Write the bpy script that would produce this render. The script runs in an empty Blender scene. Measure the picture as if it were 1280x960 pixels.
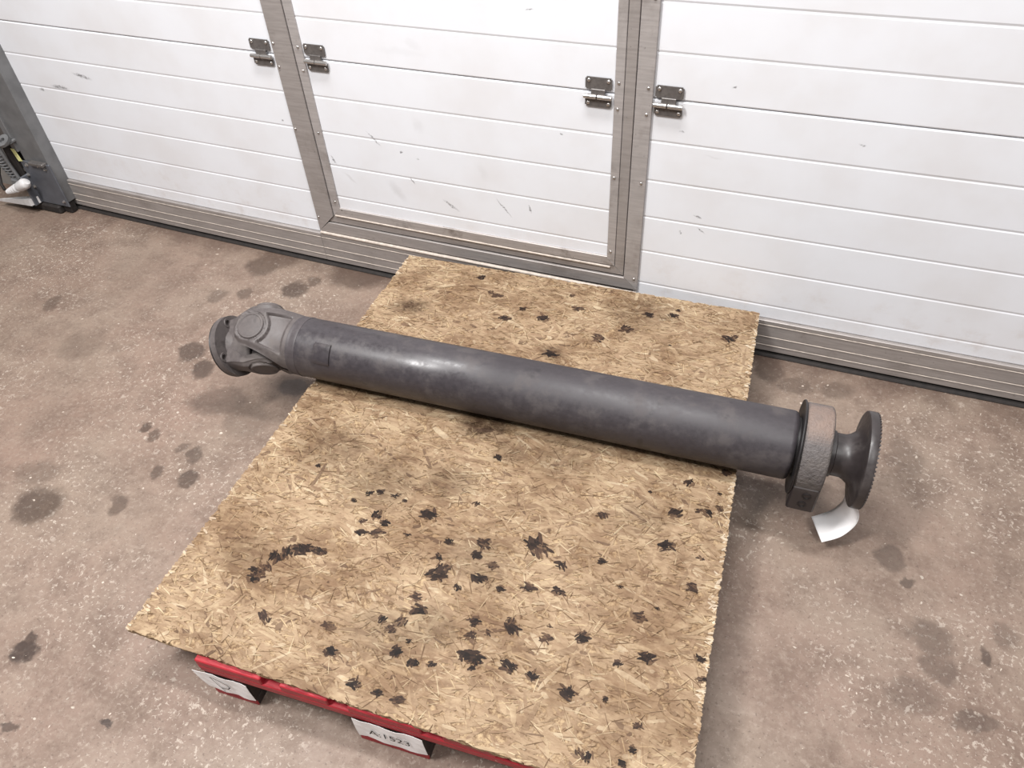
import bpy, bmesh, math, random
from mathutils import Vector, Matrix
random.seed(7)
SC = bpy.context.scene
COL = SC.collection

# ------------------------------------------------------------------ camera
cam_d = bpy.data.cameras.new('camera')
cam = bpy.data.objects.new('camera', cam_d); COL.objects.link(cam)
cam.location = (0.0, -1.78707, 1.49995)
cam.rotation_euler = (0.800279, 0.0493414, 0.3835858)
cam_d.sensor_width = 36.0
cam_d.lens = 937.497 / 1280 * 36.0
cam_d.clip_start = 0.02
SC.camera = cam
# ------------------------------------------------------------------ light
SC.view_settings.view_transform = 'Standard'
SC.view_settings.look = 'None'
SC.view_settings.gamma = 1.0
SC.view_settings.use_curve_mapping = False
SC.view_settings.exposure = 0.0
world = bpy.data.worlds.new('world'); SC.world = world
world.use_nodes = True
world.node_tree.nodes['Background'].inputs[0].default_value = (1.0, 0.985, 0.98, 1)
world.node_tree.nodes['Background'].inputs[1].default_value = 0.25
def lamp(name, loc, target, sx, sy, power, col):
    d = bpy.data.lights.new(name, 'AREA'); d.shape = 'RECTANGLE'; d.size = sx; d.size_y = sy
    d.energy = power; d.color = col
    o = bpy.data.objects.new(name, d); COL.objects.link(o); o.location = loc
    o.rotation_euler = (Vector(target) - Vector(loc)).to_track_quat('-Z', 'Y').to_euler()
    return o
lamp('unseen_lamp', (-1.65, -2.1, 3.5), (-1.2, -1.2, 0), 0.35, 1.1, 150, (1.0, 0.98, 0.965))
lamp('unseen_lamp', (1.3, -2.4, 3.7), (0.5, -0.8, 0), 1.2, 0.4, 64, (1.0, 0.985, 0.975))
lamp('unseen_lamp', (-0.7, -0.75, 3.7), (-0.7, -0.35, 0), 1.5, 0.3, 112, (1.0, 0.985, 0.975))  # unseen lamp added to brighten the door and the back floor

# ------------------------------------------------------------------ helpers
def lin(c):
    out = []
    for v in c[:3]:
        v = v / 255.0
        out.append(v / 12.92 if v <= 0.04045 else ((v + 0.055) / 1.055) ** 2.4)
    return (out[0], out[1], out[2], 1.0)

def obj(name, verts, faces, mat=None, parent=None, smooth=False, label=None):
    me = bpy.data.meshes.new(name)
    me.from_pydata([tuple(v) for v in verts], [], faces)
    me.validate()
    bm = bmesh.new(); bm.from_mesh(me); bmesh.ops.recalc_face_normals(bm, faces=bm.faces); bm.to_mesh(me); bm.free()
    if mat: me.materials.append(mat)
    o = bpy.data.objects.new(name, me); COL.objects.link(o)
    if smooth:
        me.shade_smooth()
        if smooth != 'all':
            me.set_sharp_from_angle(angle=math.radians(smooth if smooth is not True else 35))
    if parent:
        o.parent = parent; o.location = -Vector(parent.location)
    if label: o['label'] = label
    return o

def sub(o, parent_part):
    """turn o (vertices in world coordinates) into a child of a part whose own mesh is in world coordinates"""
    o.parent = parent_part; o.location = (0, 0, 0); return o

def empty(name, loc, label=None, cat=None, kind=None, group=None):
    o = bpy.data.objects.new(name, None); COL.objects.link(o); o.location = loc
    o.empty_display_size = 0.1
    tag(o, label, cat, kind, group); return o

def tag(o, label=None, cat=None, kind=None, group=None):
    if label: o['label'] = label
    if cat: o['category'] = cat
    if kind: o['kind'] = kind
    if group: o['group'] = group
    return o

class G:
    """collects vertices and faces"""
    def __init__(s): s.v = []; s.f = []
    def add(s, v, f):
        n = len(s.v); s.v += [Vector(p) for p in v]; s.f += [tuple(i + n for i in q) for q in f]
    def box(s, o, a, b, c):
        """corner o, edge vectors a b c"""
        o, a, b, c = map(Vector, (o, a, b, c))
        s.add([o, o + a, o + a + b, o + b, o + c, o + a + c, o + a + b + c, o + b + c],
              [(0, 3, 2, 1), (4, 5, 6, 7), (0, 1, 5, 4), (1, 2, 6, 5), (2, 3, 7, 6), (3, 0, 4, 7)])
    def cbox(s, lo, hi, ch, M=None):
        """box with chamfered edges, made with bmesh"""
        bm = bmesh.new(); bmesh.ops.create_cube(bm, size=1)
        lo, hi = Vector(lo), Vector(hi); c = (lo + hi) / 2; d = hi - lo
        for v in bm.verts: v.co = Vector((v.co.x * d.x, v.co.y * d.y, v.co.z * d.z)) + c
        if ch > 0: bmesh.ops.bevel(bm, geom=list(bm.edges), offset=ch, segments=1, affect='EDGES')
        bm.verts.index_update()
        s.add([(M @ v.co) if M else v.co.copy() for v in bm.verts], [tuple(v.index for v in f.verts) for f in bm.faces]); bm.free()
    def lathe(s, prof, O, A, U, V, n=48, caps=True, close=False):
        """prof = [(along, radius)] round axis A"""
        O, A, U, V = map(Vector, (O, A, U, V)); vs = []; fs = []
        m = len(prof)
        for (a, r) in prof:
            for k in range(n):
                t = 2 * math.pi * k / n
                vs.append(O + A * a + (U * math.cos(t) + V * math.sin(t)) * r)
        for i in range(m if close else m - 1):
            j = (i + 1) % m
            for k in range(n):
                l = (k + 1) % n
                fs.append((i * n + k, i * n + l, j * n + l, j * n + k))
        if caps and not close:
            fs.append(tuple(range(n))); fs.append(tuple((m - 1) * n + k for k in range(n)))
        s.add(vs, fs)
    def tube(s, path, r, n=10, rad=None):
        path = [Vector(p) for p in path]; vs = []; fs = []
        for i, p in enumerate(path):
            t = (path[min(i + 1, len(path) - 1)] - path[max(i - 1, 0)]).normalized()
            a = t.orthogonal() if i == 0 else (a - t * a.dot(t))
            a.normalize(); b = t.cross(a)
            rr = rad[i] if rad else r
            for k in range(n):
                h = 2 * math.pi * k / n; vs.append(p + (a * math.cos(h) + b * math.sin(h)) * rr)
        for i in range(len(path) - 1):
            for k in range(n):
                l = (k + 1) % n; fs.append((i * n + k, i * n + l, (i + 1) * n + l, (i + 1) * n + k))
        fs.append(tuple(range(n))); fs.append(tuple((len(path) - 1) * n + k for k in range(n)))
        s.add(vs, fs)
    def build(s, name, mat, parent=None, smooth=False, label=None):
        return obj(name, s.v, s.f, mat, parent, smooth, label)

def sstep(a, b, x):
    t = max(0.0, min(1.0, (x - a) / (b - a))); return t * t * (3 - 2 * t)

# ------------------------------------------------------------------ materials
class NT:
    def __init__(s, name):
        s.m = bpy.data.materials.new(name); s.m.use_nodes = True; s.t = s.m.node_tree
        s.b = s.t.nodes['Principled BSDF']
        tc = s.t.nodes.new('ShaderNodeTexCoord'); s.co = tc.outputs['Object']
    def n(s, typ, **kw):
        o = s.t.nodes.new(typ)
        for k, v in kw.items(): setattr(o, k, v)
        return o
    def l(s, a, b): s.t.links.new(a, b)
    def put(s, sock, v):
        if isinstance(v, bpy.types.NodeSocket): s.l(v, sock)
        else: sock.default_value = v
    def noise(s, scale, detail=4, rough=0.55, co=None, dist=0.0):
        o = s.n('ShaderNodeTexNoise'); o.inputs['Scale'].default_value = scale
        o.inputs['Detail'].default_value = detail; o.inputs['Roughness'].default_value = rough
        o.inputs['Distortion'].default_value = dist
        s.l(co or s.co, o.inputs['Vector']); return o.outputs[0]
    def math(s, op, a, b=0.0):
        o = s.n('ShaderNodeMath', operation=op); s.put(o.inputs[0], a); s.put(o.inputs[1], b); return o.outputs[0]
    def rng(s, v, a, b, c=0.0, d=1.0, smooth=True):
        o = s.n('ShaderNodeMapRange'); o.interpolation_type = 'SMOOTHSTEP' if smooth else 'LINEAR'
        s.put(o.inputs['Value'], v)
        for k, x in zip(('From Min', 'From Max', 'To Min', 'To Max'), (a, b, c, d)): o.inputs[k].default_value = x
        return o.outputs[0]
    def mix(s, f, a, b, blend='MIX'):
        o = s.n('ShaderNodeMix', data_type='RGBA', blend_type=blend)
        s.put(o.inputs[0], f); s.put(o.inputs[6], a); s.put(o.inputs[7], b); return o.outputs[2]
    def vmath(s, op, a, b=(0, 0, 0)):
        o = s.n('ShaderNodeVectorMath', operation=op); s.put(o.inputs[0], a); s.put(o.inputs[1], b)
        return o.outputs['Value'] if op in ('LENGTH', 'DISTANCE') else o.outputs[0]
    def scale(s, v, co=None):
        return s.vmath('MULTIPLY', co or s.co, v)
    def warp(s, co, scale, amp):
        o = s.n('ShaderNodeTexNoise'); o.inputs['Scale'].default_value = scale; o.inputs['Detail'].default_value = 4
        s.l(co, o.inputs['Vector'])
        d = s.vmath('SUBTRACT', o.outputs['Color'], (0.5, 0.5, 0.5))
        d = s.vmath('MULTIPLY', d, (amp, amp, amp)); return s.vmath('ADD', co, d)
    def spots(s, co, lst, soft=0.5):
        """co flat vector; lst = (x, y, rx, ry, angle, strength) -> mask"""
        acc = None
        for (x, y, rx, ry, an, k) in lst:
            m = s.n('ShaderNodeMapping'); m.vector_type = 'TEXTURE'
            s.l(co, m.inputs['Vector'])
            m.inputs['Location'].default_value = (x, y, 0); m.inputs['Rotation'].default_value = (0, 0, an)
            m.inputs['Scale'].default_value = (rx, ry, 1)
            d = s.vmath('LENGTH', m.outputs[0])
            v = s.rng(d, 1.15, soft, 0.0, k)
            acc = v if acc is None else s.math('MAXIMUM', acc, v)
        return acc
    def bump(s, h, strength=0.3, dist=0.002):
        o = s.n('ShaderNodeBump'); o.inputs['Strength'].default_value = strength; o.inputs['Distance'].default_value = dist
        s.put(o.inputs['Height'], h); s.l(o.outputs[0], s.b.inputs['Normal'])
    def set(s, col=None, rough=None, metal=None, spec=None):
        if col is not None: s.put(s.b.inputs['Base Color'], col)
        if rough is not None: s.put(s.b.inputs['Roughness'], rough)
        if metal is not None: s.put(s.b.inputs['Metallic'], metal)
        if spec is not None: s.put(s.b.inputs['Specular IOR Level'], spec)
        return s.m

def plain(name, c, rough=0.5, metal=0.0, var=0.12, scale=40, bump=0.0):
    t = NT(name); n = t.noise(scale, 5)
    c = lin(c); d = tuple(x * (1 - var) for x in c[:3]) + (1,); e = tuple(min(1, x * (1 + var)) for x in c[:3]) + (1,)
    m = t.set(t.mix(t.rng(n, 0.3, 0.7), d, e), rough, metal)
    if bump: t.bump(t.noise(scale * 4, 4), bump, 0.001)
    return m

# door scuffs measured on the door: x, z, half length, half width, angle
DMK = [(-2.321,0.564,0.0421,0.0078,-0.16),(-2.455,0.511,0.0432,0.0083,-0.02),(-2.554,0.491,0.0127,0.0064,0.12),(-1.366,0.411,0.0178,0.0045,-1.02),(-1.205,0.502,0.031,0.0033,-0.8),(-1.117,0.473,0.0061,0.0049,0.15),(-1.065,0.458,0.0047,0.0041,0.15),(-1.094,0.383,0.0143,0.0033,-0.86),(-0.972,0.321,0.031,0.0055,-0.53),(-0.798,0.343,0.0384,0.0023,-0.86),(-0.716,0.355,0.0149,0.0037,-1.32),(-0.699,0.897,0.0113,0.0025,0.17),(-0.62,0.596,0.0054,0.0029,-0.2),(-0.199,0.764,0.0083,0.0027,0.25),(0.103,0.663,0.008,0.0025,-0.03),(-0.241,0.415,0.0133,0.0031,-0.26),(-0.228,0.375,0.0137,0.0027,-0.64),(-0.281,0.359,0.007,0.0021,-1.25),(-0.307,0.643,0.0079,0.0019,-0.04),(-1.523,0.517,0.0048,0.0037,-0.33)]
DSOFT = [(-1.318,0.355,0.03,0.0061,-0.69,0.25),(-1.154,0.339,0.05,0.02,-0.89,0.22),(-1.047,0.562,0.025,0.02,-1.28,0.12),(-0.858,0.449,0.03,0.018,-1.35,0.1),(-1.031,0.788,0.03,0.0144,-0.35,0.1),(-0.222,0.586,0.0268,0.0039,-0.07,0.15),(-1.072,0.764,0.098,0.0126,-0.01,0.08)]
def door_white():
    t = NT('white_door_paint')
    sep = t.n('ShaderNodeSeparateXYZ'); t.l(t.co, sep.inputs[0])
    cmb = t.n('ShaderNodeCombineXYZ'); t.l(sep.outputs[0], cmb.inputs[0]); t.l(sep.outputs[2], cmb.inputs[1])
    flat = cmb.outputs[0]
    w = t.warp(flat, 90, 0.012)
    marks = t.spots(w, [(x, z, l, max(r, 0.0028), a, 0.75) for x, z, l, r, a in DMK], 0.3)
    grain = t.rng(t.noise(160, 3, co=flat), 0.38, 0.6, 0.25, 1)
    marks = t.math('MULTIPLY', marks, grain)
    soft = t.spots(t.warp(flat, 40, 0.02), DSOFT, 0.1)
    base = t.mix(t.rng(t.noise(5, 4, co=flat), 0.35, 0.75), lin((222, 224, 229)), lin((216, 216, 219)))
    # grime low on the leaves
    low = t.rng(sep.outputs[2], 0.34, 0.14, 0.0, 0.4)
    gr = t.math('MULTIPLY', low, t.rng(t.noise(14, 5, 0.7, co=t.scale((1, 1.0, 1), flat)), 0.48, 0.75))
    base = t.mix(gr, base, lin((190, 178, 170)))
    base = t.mix(soft, base, lin((150, 146, 146)))
    base = t.mix(marks, base, lin((62, 58, 58)))
    t.bump(t.noise(220, 2, co=t.scale((1, 1, 0.08))), 0.05, 0.001)
    return t.set(base, 0.42)
M_WHITE = door_white()
def alu(name='brushed_aluminium', c=(150, 144, 141), dirt=0.34):
    t = NT(name)
    st = t.noise(30, 4, co=t.scale((0.4, 1, 6)))
    base = t.mix(t.rng(st, 0.3, 0.7), lin(c), lin(tuple(x * 1.09 for x in c)))
    d = t.math('MULTIPLY', t.rng(t.noise(9, 6, 0.7), 0.5, 0.72), dirt)
    base = t.mix(d, base, lin((112, 103, 97)))
    sp = t.math('MULTIPLY', t.rng(t.noise(70, 3, 0.6), 0.66, 0.74), dirt)
    base = t.mix(sp, base, lin((60, 54, 52)))
    return t.set(base, t.rng(st, 0.2, 0.8, 0.42, 0.58), 0.35)
M_ALU = alu()
M_ALU2 = alu('pale_aluminium', (164, 159, 157), 0.45)
M_SCUFF = alu('scuffed_aluminium', (160, 154, 151), 1.0)
M_RIDGE = plain('worn_bright_edge', (205, 194, 184), 0.45, 0.2, 0.15, 60)
M_RUBBER = plain('black_rubber', (34, 29, 27), 0.75, 0, 0.3, 60)
M_GALV = plain('galvanised_steel', (104, 100, 98), 0.42, 0.4, 0.18, 120)
M_BRIGHT = plain('bright_zinc', (190, 186, 183), 0.26, 0.85, 0.1, 150)
M_POST = plain('grey_post_paint', (104, 104, 105), 0.5, 0.1, 0.14, 18)
M_BRACKET = plain('blue_grey_paint', (84, 86, 92), 0.5, 0.1, 0.12, 25)
M_WALL = plain('grey_render', (126, 122, 118), 0.85, 0, 0.2, 9, 0.3)
M_PAPER = plain('white_paper', (240, 238, 238), 0.7, 0, 0.015, 20)
M_INK = plain('black_ink', (28, 27, 30), 0.7, 0, 0.2, 200)
M_YELLOW = plain('yellow_label', (206, 204, 142), 0.5, 0, 0.12, 60)
M_SLEEVE = plain('pale_plastic', (196, 194, 194), 0.5, 0, 0.08, 60)
M_DARK = plain('dark_seam_backing', (46, 42, 41), 0.7, 0, 0.2, 60)

FST = [(-1.631,-1.195,0.063,0.058,0.6),(-1.316,-0.989,0.023,0.03,0.6),(-1.354,-0.92,0.019,0.026,0.5),(-1.407,-0.995,0.015,0.022,0.5),(-1.432,-1.117,0.022,0.029,0.5),(-1.514,-0.896,0.02,0.022,0.5),(-1.555,-0.88,0.014,0.014,0.6),(-1.647,-0.57,0.044,0.043,0.6),(-1.56,-0.623,0.029,0.044,0.6),(-1.419,-0.721,0.085,0.058,0.4),(-1.248,-0.603,0.046,0.03,0.6),(-1.704,-0.106,0.063,0.069,0.5),(-1.514,-0.196,0.043,0.045,0.6),(-1.748,-0.307,0.032,0.032,0.35),(-1.666,-0.268,0.024,0.032,0.4),(-2.278,-0.527,0.03,0.043,0.35),(-1.408,-0.91,0.021,0.021,0.4),(-1.475,-0.138,0.027,0.032,0.5),(-1.679,-0.048,0.085,0.076,0.4),(-2.011,-0.665,0.076,0.063,0.2),(-1.721,-1.107,0.064,0.037,0.25),(-1.298,-0.766,0.066,0.062,0.25),(0.372,-0.619,0.032,0.035,0.45),(0.408,-0.675,0.012,0.012,0.55),(0.457,-0.795,0.045,0.043,0.4),(0.474,-0.86,0.04,0.035,0.4),(0.558,-0.803,0.011,0.021,0.6),(0.536,-0.95,0.046,0.018,0.4),(0.39,-0.295,0.044,0.064,0.3),(0.026,-0.075,0.044,0.069,0.5),(0.106,-0.126,0.049,0.037,0.4),(0.212,-0.108,0.048,0.03,0.35),(0.426,-0.937,0.052,0.038,0.25),(0.593,-0.733,0.027,0.033,0.3),(-1.34,-1.498,0.023,0.031,0.8),(-1.354,-1.473,0.013,0.013,0.7),(-1.053,-1.555,0.013,0.009,0.8),(-1.241,-1.635,0.02,0.011,0.6),(-1.341,-0.057,0.112,0.067,0.5)]
def floor_mat():
    t = NT('stained_concrete')
    flat = t.scale((1, 1, 0))
    big = t.noise(1.6, 5, 0.6, co=flat)
    mid = t.noise(9, 6, 0.65, co=flat)
    fine = t.noise(70, 5, 0.7, co=flat)
    base = t.mix(t.rng(big, 0.3, 0.7), lin((128, 107, 95)), lin((131, 116, 103)))
    base = t.mix(t.rng(t.noise(4.2, 6, 0.68, co=flat, dist=0.5), 0.44, 0.68, 0, 0.42), base, lin((100, 80, 69)))
    base = t.mix(t.rng(mid, 0.4, 0.68, 0, 0.6), base, lin((91, 74, 64)))
    base = t.mix(t.rng(fine, 0.45, 0.72, 0, 0.6), base, lin((140, 125, 112)))
    base = t.mix(t.rng(t.noise(130, 3, 0.6, co=flat), 0.3, 0.42, 0.55, 0), base, lin((78, 62, 54)))
    # scraped pale aggregate, more of it on the worn right hand and front
    wear = t.rng(t.noise(2.3, 3, co=t.vmath('ADD', flat, (3.1, 1.7, 0))), 0.35, 0.65)
    chips = t.math('MULTIPLY', t.rng(t.noise(95, 4, 0.7, co=t.vmath('ADD', flat, (7, 2, 0)), dist=0.4), 0.575, 0.63), t.rng(wear, 0, 1, 0.25, 1))
    chips2 = t.math('MULTIPLY', t.rng(t.noise(42, 5, 0.75, co=t.vmath('ADD', flat, (1, 12, 0)), dist=0.6), 0.595, 0.64), t.rng(wear, 0, 1, 0.1, 1))
    chips = t.math('MAXIMUM', chips, chips2)
    base = t.mix(t.math('MULTIPLY', chips, 0.7), base, lin((176, 164, 152)))
    streak = t.rng(t.noise(26, 6, 0.7, co=t.scale((0.5, 1.6, 1), t.warp(flat, 3, 0.2))), 0.60, 0.72, 0, 0.35)
    base = t.mix(streak, base, lin((152, 137, 125)))
    # oil stains
    w = t.warp(t.warp(flat, 18, 0.05), 70, 0.02)
    st = t.spots(w, [(x, y, a * 1.1, b * 1.1, 0.3, min(.95, k * 1.2)) for x, y, a, b, k in FST], 0.65)
    st = t.math('MULTIPLY', st, t.rng(fine, 0.25, 0.6, 0.75, 1.0))
    base = t.mix(st, base, lin((52, 39, 33)))
    # darker brown towards the door sill
    sep = t.n('ShaderNodeSeparateXYZ'); t.l(w, sep.inputs[0])
    sill = t.rng(sep.outputs[1], -0.13, -0.03, 0, 0.55)
    base = t.mix(t.math('MULTIPLY', sill, t.rng(mid, 0.3, 0.6, 0.3, 1)), base, lin((80, 63, 54)))
    h = t.math('ADD', t.math('MULTIPLY', fine, 0.6), t.math('MULTIPLY', mid, 0.8))
    t.bump(h, 0.35, 0.004)
    rough = t.math('SUBTRACT', t.rng(mid, 0.3, 0.7, 0.5, 0.72), t.math('MULTIPLY', st, 0.2))
    return t.set(base, rough)
M_FLOOR = floor_mat()

# ------------------------------------------------------------------ floor and wall
g = G(); g.box((-5, -6, -0.1), (9, 0, 0), (0, 6.4, 0), (0, 0, 0.1))
tag(g.build('floor', M_FLOOR), 'stained brown concrete workshop floor with pale chips', None, 'structure')
g = G(); g.box((-5, 0.05, 0), (2.22, 0, 0), (0, 0.25, 0), (0, 0, 3.0))
tag(g.build('wall_left', M_WALL), 'grey wall beside the door track', None, 'structure')

# ------------------------------------------------------------------ sectional door
def bow(x):
    return -0.0244 * (1 - ((x + 0.85) / 1.9) ** 2)
RIB0, PITCH = 0.718, 0.1092
def xcuts(x0, x1):
    n = max(1, int(math.ceil((x1 - x0) / 0.12))); return [x0 + (x1 - x0) * i / n for i in range(n + 1)]
def strip(prof, x0, x1):
    """closed (y, z) profile swept along x following the bow of the door"""
    g = G(); xs = xcuts(x0, x1); m = len(prof); v = []; f = []
    for x in xs:
        for (y, z) in prof: v.append((x, y + bow(x), z))
    for i in range(len(xs) - 1):
        for k in range(m):
            l = (k + 1) % m; f.append((i * m + k, i * m + l, (i + 1) * m + l, (i + 1) * m + k))
    f.append(tuple(range(m))); f.append(tuple((len(xs) - 1) * m + k for k in range(m)))
    g.add(v, f); return g
def panel(x0, x1, z0, z1, ribs):
    pr = [(0.040, z0), (0.004, z0), (0.0012, z0 + 0.0012), (0.0, z0 + 0.004)]
    for r in sorted(ribs):
        pr += [(0.0, r - 0.0040), (0.0011, r - 0.0008), (0.0011, r + 0.0006), (0.0, r + 0.0050)]
    pr += [(0.0, z1 - 0.004), (0.0012, z1 - 0.0012), (0.004, z1), (0.040, z1)]
    return strip(pr, x0, x1)
def ribs_between(a, b):
    return [RIB0 + k * PITCH for k in range(-6, 16) if a + 0.03 < RIB0 + k * PITCH < b - 0.03]
def bar(a0, a1, b0, b1, y0, y1, n=8):
    """bar between edge line a0-a1 and edge line b0-b1 (x, z), front y0, back y1"""
    g = G(); v = []; f = []
    for i in range(n + 1):
        t = i / n
        A = (a0[0] + (a1[0] - a0[0]) * t, a0[1] + (a1[1] - a0[1]) * t); B = (b0[0] + (b1[0] - b0[0]) * t, b0[1] + (b1[1] - b0[1]) * t)
        c = 0.0012; dx, dz = B[0] - A[0], B[1] - A[1]; L = math.hypot(dx, dz); dx *= c / L; dz *= c / L
        for (p, y) in ((A, y1), (A, y0 + c), ((A[0] + dx, A[1] + dz), y0), ((B[0] - dx, B[1] - dz), y0), (B, y0 + c), (B, y1)):
            v.append((p[0], y + bow(p[0]), p[1]))
    for i in range(n):
        for k in range(6):
            l = (k + 1) % 6; f.append((i * 6 + k, i * 6 + l, (i + 1) * 6 + l, (i + 1) * 6 + k))
    f.append(tuple(range(6))); f.append(tuple(n * 6 + k for k in range(6)))
    g.add(v, f); return g
TOP = 2.05
Z_J = [0.128, 0.718, 1.3732, TOP]
door1 = empty('door_1', (-0.6, 0, 0), 'large white ribbed sectional overhead door with grey aluminium bottom rail', None, 'structure')
door2 = empty('door_2', (-0.93, 0, 0.14), 'white ribbed wicket door framed in aluminium within the big door', None, 'structure')
XL, XR = -2.80, 1.7
for i in range(3):
    a, b = Z_J[i] + (0.0007 if i else 0), Z_J[i + 1] - 0.0007
    rb = ribs_between(Z_J[i], Z_J[i + 1])
    panel(XL, -1.470, a, b, rb).build('panel', M_WHITE, door1)
    panel(-0.398, XR, a, b, rb).build('panel', M_WHITE, door1)
    panel(-1.400, -0.468, max(a, 0.225), b, [r for r in rb if r > 0.25]).build('panel', M_WHITE, door2)
# fixed frame round the wicket
fl = bar((-1.483, 0.139), (-1.483, TOP), (-1.4145, 0.2065), (-1.4145, TOP), -0.008, 0.04).build('frame_stile', M_ALU, door1, 20)
fr = bar((-0.427, 0.184), (-0.427, TOP), (-0.385, 0.146), (-0.385, TOP), -0.008, 0.04).build('frame_stile', M_ALU2, door1, 20)
fb = bar((-1.483, 0.139), (-0.385, 0.146), (-1.441, 0.177), (-0.427, 0.182), -0.008, 0.04, 12).build('frame_sill', M_ALU, door1, 20)
g = bar((-1.41, 0.16), (-0.43, 0.16), (-1.41, TOP), (-0.43, TOP), 0.012, 0.03, 10)   # dark backing added behind the seams so they read dark
g = G()
for (a0, a1, b0, b1) in (((-1.445, .17), (-1.445, TOP), (-1.405, .2), (-1.405, TOP)), ((-.465, .2), (-.465, TOP), (-.42, .17), (-.42, TOP)), ((-1.445, .165), (-.42, .165), (-1.405, .215), (-.465, .215))):
    q = bar(a0, a1, b0, b1, 0.012, 0.03, 10); g.add(q.v, q.f)
g.build('seam_backing', M_DARK, door1)
# worn bright lip under the sill
strip([(-0.004, 0.1375), (-0.013, 0.1365), (-0.014, 0.1335), (-0.012, 0.1290), (-0.004, 0.1280)], -1.480, -0.387).build('sill_lip', M_RIDGE, door1)
# leaf frame
l1 = bar((-1.4125, 0.2085), (-1.4125, TOP), (-1.383, 0.239), (-1.383, TOP), -0.005, 0.03).build('frame_stile', M_ALU2, door2, 20)
l3 = bar((-0.481, 0.244), (-0.481, TOP), (-0.4575, 0.2165), (-0.4575, TOP), -0.005, 0.03).build('frame_stile', M_ALU2, door2, 20)
l3b = bar((-0.4565, 0.2155), (-0.4565, TOP), (-0.430, 0.187), (-0.430, TOP), -0.0035, 0.03).build('frame_rebate', M_ALU, door2, 20)
l2 = bar((-1.4125, 0.2085), (-0.4575, 0.2165), (-1.383, 0.239), (-0.481, 0.244), -0.006, 0.03, 12).build('frame_rail', M_SCUFF, door2, 20)
l2b = bar((-1.4385, 0.1805), (-0.430, 0.187), (-1.4125, 0.2065), (-0.4575, 0.2145), -0.0035, 0.03, 12).build('frame_rebate', M_ALU, door2, 20)
strip([(-0.002, 0.2080), (-0.0085, 0.2085), (-0.0085, 0.2115), (-0.002, 0.2125)], -1.405, -0.47).build('worn_edge', M_RIDGE, door2)
# bottom rail with ridges
for (x0, x1) in ((XL, -1.4835), (-1.4835, -0.3855), (-0.3855, XR)):
    pr = [(0.03, 0.020), (-0.008, 0.020), (-0.010, 0.022)]
    for z in (0.042, 0.072, 0.113):
        pr += [(-0.010, z - 0.003), (-0.0075, z - 0.002), (-0.0075, z + 0.002), (-0.010, z + 0.003)]
    pr += [(-0.010, 0.1265), (-0.008, 0.128), (0.03, 0.128)]
    rail = strip(pr, x0 + 0.0005, x1 - 0.0005).build('bottom_rail', M_ALU, door1)
    for z in (0.042, 0.072, 0.113):
        e = strip([(-0.006, z - 0.0007), (-0.0112, z - 0.0007), (-0.0116, z), (-0.0112, z + 0.0007), (-0.006, z + 0.0007)], x0 + 0.001, x1 - 0.001).build('ridge', M_RIDGE)
        sub(e, rail)
strip([(0.03, 0.0), (-0.010, 0.0), (-0.014, 0.003), (-0.010, 0.008), (0.0, 0.013), (0.002, 0.021), (0.03, 0.021)], XL, XR).build('bottom_seal', M_RUBBER, door1)
# rivets
def rivet_at(x, z, y, parent, r=0.0042):
    g = G(); g.lathe([(0, r), (0.0012, r * 0.95), (0.0024, r * 0.6), (0.0028, 0.0004)], (x, y + bow(x), z), (0, -1, 0), (1, 0, 0), (0, 0, 1), 10)
    sub(g.build('rivet', M_BRIGHT, None, 'all'), parent)
for z in (0.750, 0.685, 0.498, 0.19, 0.95, 1.18, 1.4, 1.7):
    rivet_at(-1.475, z + 0.002, -0.008, fl); rivet_at(-0.397, z - 0.006, -0.008, fr)
    rivet_at(-1.395, z - 0.002 if z > 0.3 else 0.262, -0.005, l1); rivet_at(-0.471, z - 0.003 if z > 0.3 else 0.262, -0.005, l3)
# section hinges
hinge_proto = None
def make_hinge(x0, x1, z, parent):
    global hinge_proto
    xc = (x0 + x1) / 2; y = bow(xc)
    if hinge_proto is None:
        w = 0.034
        def plate(zs, name, par):
            bm = bmesh.new(); bmesh.ops.create_cube(bm, size=1)
            for v in bm.verts: v.co = Vector((v.co.x * 2 * w, v.co.y * 0.003 - 0.0025, zs[0] if v.co.z < 0 else zs[1]))
            es = [e for e in bm.edges if abs(e.verts[0].co.y - e.verts[1].co.y) > 1e-4]
            bmesh.ops.bevel(bm, geom=es, offset=0.0032, segments=2, affect='EDGES')
            me = bpy.data.meshes.new(name); bm.to_mesh(me); bm.free(); me.materials.append(M_GALV)
            o = bpy.data.objects.new(name, me); COL.objects.link(o)
            if par: o.parent = par
            return o
        root = plate((0.012, 0.042), 'hinge', None)
        low = plate((-0.031, -0.004), 'lower_leaf', root)
        g = G(); g.cbox((-0.018, -0.0075, -0.002), (0.018, -0.001, 0.014), 0.001); o = g.build('neck', M_GALV); o.parent = root
        for (a, b) in ((-0.037, -0.0035), (-0.0015, 0.036)):
            g = G(); g.lathe([(a, 0.0045), (a + 0.001, 0.0058), (b - 0.001, 0.0058), (b, 0.0045)], (0, -0.0085, -0.0045), (1, 0, 0), (0, 0, 1), (0, 1, 0), 14)
            o = g.build('knuckle', M_BRIGHT, None, 40); o.parent = root
        for (bx, bz) in ((-0.025, 0.034), (0.025, 0.034), (-0.026, -0.022), (0.026, -0.022)):
            g = G(); g.lathe([(0, 0.0052), (0.0012, 0.0050), (0.0026, 0.0036), (0.003, 0.002)], (bx, -0.004, bz), (0, -1, 0), (1, 0, 0), (0, 0, 1), 8)
            o = g.build('bolt', M_BRIGHT, None, 40); o.parent = root
        hinge_proto = root; r = root
    else:
        r = hinge_proto.copy(); COL.objects.link(r)
        for ch in list(hinge_proto.children):
            c = ch.copy(); COL.objects.link(c); c.parent = r
    r.parent = parent
    r.location = Vector((xc, y - 0.001, z)) - Vector(parent.location)
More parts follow.
